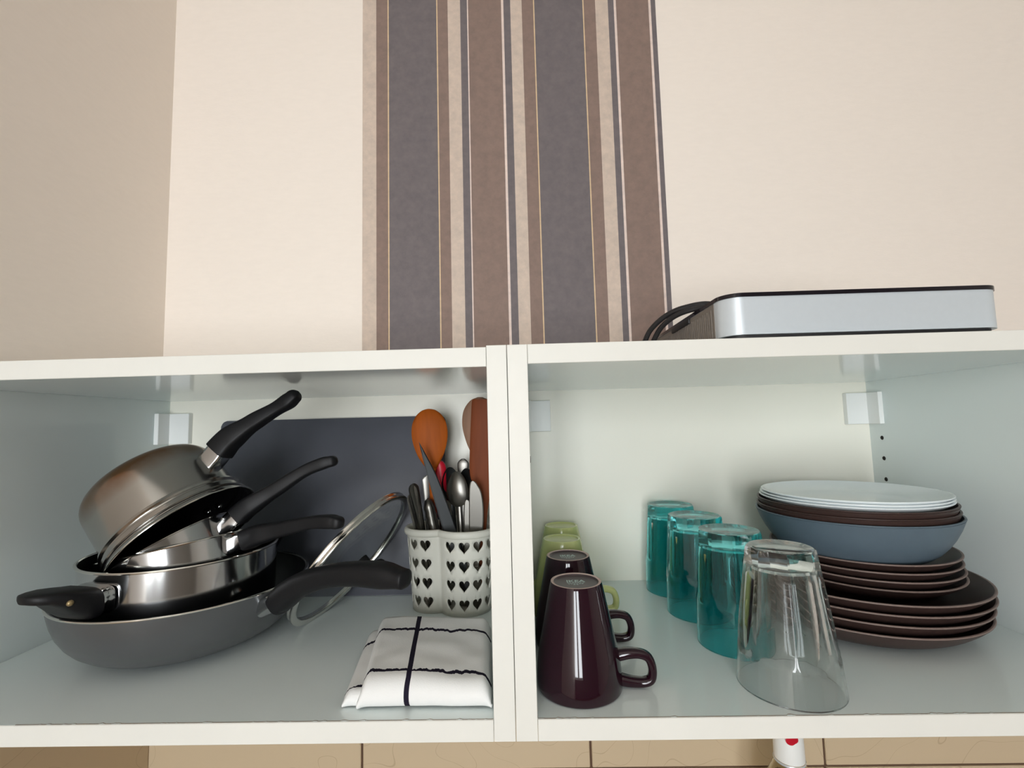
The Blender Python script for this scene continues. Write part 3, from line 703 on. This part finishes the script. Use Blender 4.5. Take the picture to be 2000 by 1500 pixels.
# ------------------------------------------------------------------ folded kitchen towel
def towel():
    t = thing('kitchen_towel', 'white kitchen towel with wavy black lines folded beside the divider', 'towel', (-.095, .10, Z))
    ml = towel_mat([.031, .124], [.058])
    def fold(name, x0f, x1f, yb, yf, z0, hfun, seed, mtl):
        b = bmesh.new(); uvl = b.loops.layers.uv.new('UVMap'); NX, NY = 44, 40; g = {}
        for i in range(NX + 1):
            u = i / NX
            for j in range(NY + 1):
                v = j / NY
                # 0..0.8 across the top from back to front, the rest curls over the rounded front fold
                h = hfun(u); 
                if v < .76:
                    y = yb + (yf + h * .55 - yb) * (v / .76); z = z0 + h
                else:
                    a = (v - .76) / .24 * pi * .86; y = yf + h * .55 - sin(a) * h * .60; z = z0 + h / 2 + cos(a) * h / 2
                x = x0f(min(v / .8, 1)) + (x1f(min(v / .8, 1)) - x0f(min(v / .8, 1))) * u
                # ends sink as the layers fan out; small rumples
                e = min(u, 1 - u) * 2; z -= (z - z0) * max(0, 1 - e * 7) ** 2 * .55
                z += .0016 * noise.noise(V((x * 38 + seed, y * 38, 0))) * min(1, e * 4) * (1 if v < .76 else .4)
                g[i, j] = (b.verts.new((x, y, max(z, z0 + .0004))), (u * .155, y + .10 if v < .76 else yf + .10 - (v - .76) * .12))
        for i in range(NX):
            for j in range(NY):
                q = [g[i, j], g[i + 1, j], g[i + 1, j + 1], g[i, j + 1]]
                f = b.faces.new([k[0] for k in q])
                for l, k in zip(f.loops, q): l[uvl].uv = k[1]
        o = finish(b, name, mtl, t, smooth=60)
        md = o.modifiers.new('thick', 'SOLIDIFY'); md.thickness = .0028; md.offset = -1
        return o
    fold('under_fold', lambda v: -.088 + .020 * v, lambda v: .050, .055, -.082, 0, lambda u: .0150, 3, towel_mat([.027, .122], []))
    fold('top_fold', lambda v: -.078 + .026 * v, lambda v: .0725 - .010 * (1 - v), .061, -.088, 0, lambda u: .0265 + .002 * sin(u * 5), 9, ml)
    return t
towel()

# ------------------------------------------------------------------ mugs, upside down
def mug(label, loc, glaze, ring, under, rot=0, stamp=True, group=None):
    m = thing('mug', label, 'mug', loc, group=group); m.rotation_euler = (0, 0, rot); hM = .1015
    o = [(.0402, 0), (.0416, .0006), (.0422, .002), (.0421, .012), (.0416, .022), (.0405, .031), (.0388, .040), (.0370, .048), (.0345, .060), (.0318, .073), (.0292, .086), (.0272, .096), (.0262, .1000), (.0256, hM)]
    base = [(.0256, hM), (.0238, hM + .0002), (.0228, hM - .0004), (.0220, hM - .0019), (.0212, hM - .0022), (0, hM - .0021)]
    inn = [(.0402, 0), (.0386, .002), (.0384, .022), (.0372, .034), (.0335, .050), (.0285, .074), (.0235, .094), (0, .0945)]
    b = lathe(o[::-1] + inn, 72)
    finish(b, 'body', glaze, m, smooth=50)
    finish(lathe(base[2:], 72), 'base', under, m, smooth=50)
    finish(lathe([(.0257, hM - .0012)] + base[:3], 72), 'foot_ring', ring, m, smooth=50)
    pth = [(.0375, 0, .0300), (.0480, 0, .0322), (.0590, 0, .0325), (.0672, 0, .0298), (.0710, 0, .0230), (.0718, 0, .0150), (.0695, 0, .0082), (.0620, 0, .0055), (.0500, 0, .0058), (.0395, 0, .0075)]
    finish(sweep(pth, [(.0055, .0068), (.0044, .0060), (.0042, .0058), (.0044, .0060), (.0055, .0068)], ref=(0, 1, 0), seg=14, sup=2.4), 'handle', glaze, m, smooth=60)
    if stamp:
        cu = bpy.data.curves.new('stamp_text', 'FONT'); cu.body = 'IKEA'; cu.size = .0092; cu.align_x = 'CENTER'; cu.offset = .00022; cu.extrude = .00004
        tmp = bpy.data.objects.new('stamp_text', cu); COL.objects.link(tmp); bpy.context.view_layer.update()
        me = bpy.data.meshes.new_from_object(tmp.evaluated_get(bpy.context.evaluated_depsgraph_get())); bpy.data.objects.remove(tmp); bpy.data.curves.remove(cu)
        bt = bmesh.new(); bt.from_mesh(me); bpy.data.meshes.remove(me)
        for r_, (wd, n) in enumerate(((.018, 7), (.016, 6), (.006, 2))):
            for k in range(n): box(-wd / 2 + wd * k / n, -wd / 2 + wd * (k + .7) / n, -.0030 - .0028 * r_, -.0018 - .0028 * r_, 0, .00005, bm=bt)
        s_ = finish(bt, 'base_stamp', 'stamp', m, (-.0003, .0016, hM - .0021), smooth=0)
        s_.rotation_euler = (0, 0, -rot)
    return m
g = 'mugs standing upside down along the divider'
mug('dark purple mug upside down in front, nearest the cabinet edge', (.0632, .0545, Z), 'purple', 'unglazed', 'dullbase', R(-6), group=g)
mug('dark purple mug upside down behind the front purple mug', (.0640, .1500, Z), 'purple', 'unglazed', 'dullbase', R(-4), group=g)
mug('lime green mug upside down just behind the purple mugs', (.0635, .2370, Z), 'green', 'green', 'green', R(-3), False, group=g)
mug('lime green mug upside down at the very back, farthest of the mugs', (.0695, .3235, Z), 'green', 'green', 'green', R(232), False, group=g)

# ------------------------------------------------------------------ tumblers, upside down
def tumbler(label, loc, mt, rr, rb, h, zf, nf, rot, wall=.0022, cut=.0):
    t = tag(bpy.data.objects.new('tumbler', None), label, 'glass', 'tumblers standing upside down'); COL.objects.link(t); t.location = loc; t.rotation_euler = (0, 0, rot)
    seg = nf * 8
    def cone(z): return rr + (rb - rr) * (z / h) + .0010 * sin(pi * min(1, z / h)) 
    def rout(r, z, th):
        if r < rb * .6: return r
        pm = pi / nf; ph = (th % (2 * pm)) - pm; q = abs(ph) / pm
        z0 = zf + .014 * q * q                                   # each facet ends in a rounded tongue
        k = min(max((z - z0) / .0045, 0), 1); k = k * k * (3 - 2 * k)
        d = rr_f + (rb * cos(pm) * .965 - rr_f) * ((z - zf) / (h - zf))
        return r + (min(r, d / cos(ph)) - r) * k
    rr_f = cone(zf) * (1 - .62 * (1 - cos(pi / nf)))
    zs = [h * k / 64 for k in range(0, 62)]
    o = [(rr - .0006, 0)] + [(cone(z), max(z, .0006)) for z in zs] + [(cone(h - .004), h - .005), (rb - .0004, h - .0022), (rb - .0018, h - .0006), (rb - .0034, h), (rb - .007, h - .0003), (rb - .011, h - .0016), (0, h - .0022)]
    inn = [(rr - .0010, 0), (rr - wall, .0008)] + [(cone(h * k / 20) - wall - .0006 * k / 20, h * k / 20) for k in range(1, 17)]
    hb_ = h - .017
    inn = [p for p in inn if p[1] < hb_ - .004] + [(cone(hb_) - wall - .0016, hb_ - .0028), (cone(hb_) - wall - .004, hb_ - .0006), (cone(hb_) - wall - .009, hb_), (0, hb_ + .0006)]
    b = lathe(o[::-1], seg, rfun=rout); lathe(inn, seg, b)
    bmesh.ops.remove_doubles(b, verts=b.verts, dist=1e-5)
    rim = [e for e in b.edges if e.is_boundary]
    bmesh.ops.bridge_loops(b, edges=rim)
    finish(b, 'glass_body', mt, t, smooth=24)
    return t
tumbler('clear faceted tumbler upside down at the front edge', (.2690, .0505, Z), 'clear', .0480, .0330, .1325, .030, 8, R(27))
tumbler('teal tumbler upside down, front one of three behind the clear glass', (.2560, .1400, Z), 'teal', .0420, .0365, .1305, .046, 10, 0)
tumbler('teal tumbler upside down, middle one of three', (.2480, .2330, Z), 'teal', .0420, .0365, .1305, .046, 10, R(11))
tumbler('teal tumbler upside down, back one of three against the rear panel', (.2420, .3225, Z), 'teal', .0420, .0365, .1305, .046, 10, R(5))

# ------------------------------------------------------------------ plates and bowls
def plate(label, c, z, R0, foot, h, mt, rimm, name='plate', cat='plate', t=.0032, group=None, cup=.35, round_=False):
    """z = height of the rim; foot radius; h = height of the plate"""
    p = thing(name, label, cat, (c[0], c[1], z - h), group=group)
    out = [(0, .0008), (foot - .004, .0008), (foot - .002, 0), (foot, 0), (foot + .001, .0012)]
    n = 8
    for k in range(1, n + 1):
        u = k / n; a = u * R(62)
        if round_: out.append((foot + .001 + (R0 - foot - .001) * sin(a) / sin(R(62)), .0012 + (h - t * .6 - .0012) * (1 - cos(a)) / (1 - cos(R(62)))))
        else: out.append((foot + .001 + (R0 - foot - .001) * (u ** .75), .0012 + (h - t * .6 - .0012) * (u ** (1 + cup))))
    inn = [(max(r - t * .25, 0), zz + t) for r, zz in out[5:-1]]
    well = [(foot - .003, t + .0014), (0, t + .001)]
    b = lathe(out + [(R0 + .0003, h - t * .3)] , 96)
    finish(lathe(out + [(R0 - .0006, h - t * .62)], 96), 'underside', mt, p, smooth=50); b.free()
    finish(lathe([(R0 - .0006, h - t * .62), (R0 + .0004, h - t * .4), (R0 + .0003, h - t * .12), (R0 - .0008, h), (R0 - .0022, h - .0002)], 96), 'rim', rimm, p, smooth=70)
    finish(lathe([(R0 - .0022, h - .0002)] + inn[::-1] + well, 96), 'face', mt, p, smooth=50)
    return p
pc = (.4445, .2115)
gd = 'dark brown dinner plates at the bottom of the stack'
zs_ = [.0475, .0585, .0692, .0800]
for i, z in enumerate(zs_):
    lab = ['lowest dark brown dinner plate, resting on the shelf', 'second dark brown dinner plate from the shelf', 'third dark brown dinner plate from the shelf', 'topmost large dark brown dinner plate under the small plates'][i]
    plate(lab, (pc[0] + [-.004, -.002, .001, .001][i], pc[1]), z, .1345, .085, .0270 if i else z - Z, 'brownplate', 'brownrim', group=gd, cup=.5)
gs = 'dark brown side plates in the middle of the stack'
for i, z in enumerate([.0835, .0930, .1025, .1120]):
    lab = ['lowest dark brown side plate lying on the dinner plates', 'second dark brown side plate above the dinner plates', 'third dark brown side plate above the dinner plates', 'top dark brown side plate right under the blue bowl'][i]
    plate(lab, (.4560 + [.003, .002, 0, 0][i], .2140), z, .1035, .066, .0200, 'brownplate', 'brownrim', group=gs, cup=.45)
plate('blue grey bowl sitting on the brown side plates', (.4445, .2050), .1580, .1120, .056, .0590, 'blue', 'blue', 'bowl', 'bowl', group='bowls in the plate stack', round_=True)
for i, z in enumerate([.1650, .1725]):
    plate(['lower dark brown bowl nested in the blue grey bowl', 'upper dark brown bowl nested under the white plates'][i], (.4440, .2055), z, .1095 - .0008 * i, .056, .0530, 'brownplate', 'brownplate', 'bowl', 'bowl', group='bowls in the plate stack', round_=True)
for i, z in enumerate([.1765, .1798, .1831]):
    plate(['lowest of the three thin white plates on the stack', 'middle one of the three thin white plates', 'top white plate crowning the whole stack'][i], (.4440 + .0008 * i, .2060), z, .1055 - .0006 * i, .062, .0150, 'opal', 'opal', t=.0026, group='white plates on top of the stack', cup=.9)

# ------------------------------------------------------------------ bottle on the worktop
bt = thing('oil_bottle', 'clear oil bottle with white cap standing on the worktop by the tiles', 'bottle', (.3640, .25, WTZ))
top = -.146 - WTZ
outp = [(0, .004), (.026, .002), (.034, .003), (.036, .008), (.036, top - .105), (.0355, top - .085), (.032, top - .068), (.026, top - .054), (.0205, top - .043), (.0175, top - .036), (.0165, top - .030), (.0165, top - .010)]
finish(lathe(outp + [(.0145, top - .010)] + [(max(r - .002, 0), z + .0015) for r, z in outp[::-1] if z < top - .02][0:] , 48), 'glass_body', 'bottle', bt, smooth=50)
finish(lathe([(0, .006), (.0335, .006), (.0335, top - .14), (0, top - .14)], 40), 'oil', 'oil', bt, smooth=50)
finish(lathe([(.0170, top - .034), (.0192, top - .034), (.0192, top - .0335), (.0186, top - .004), (.0172, top), (0, top)], 40), 'cap', 'plastic', bt, smooth=50)
finish(lathe([(.0196, top - .0375), (.0202, top - .036), (.0196, top - .0345)], 40), 'cap_band', 'silver', bt)
b = bmesh.new(); bmesh.ops.create_uvsphere(b, u_segments=20, v_segments=10, radius=.0085)
bmesh.ops.scale(b, verts=b.verts, vec=(1, .12, .8)); finish(b, 'red_badge', 'red', bt, (-.004, -.0180, top - .0015))

# ------------------------------------------------------------------ lift everything to its height above the floor
for o in COL.objects:
    if o.parent is None and o is not cam and o.type != 'LIGHT': o.location.z += ZB
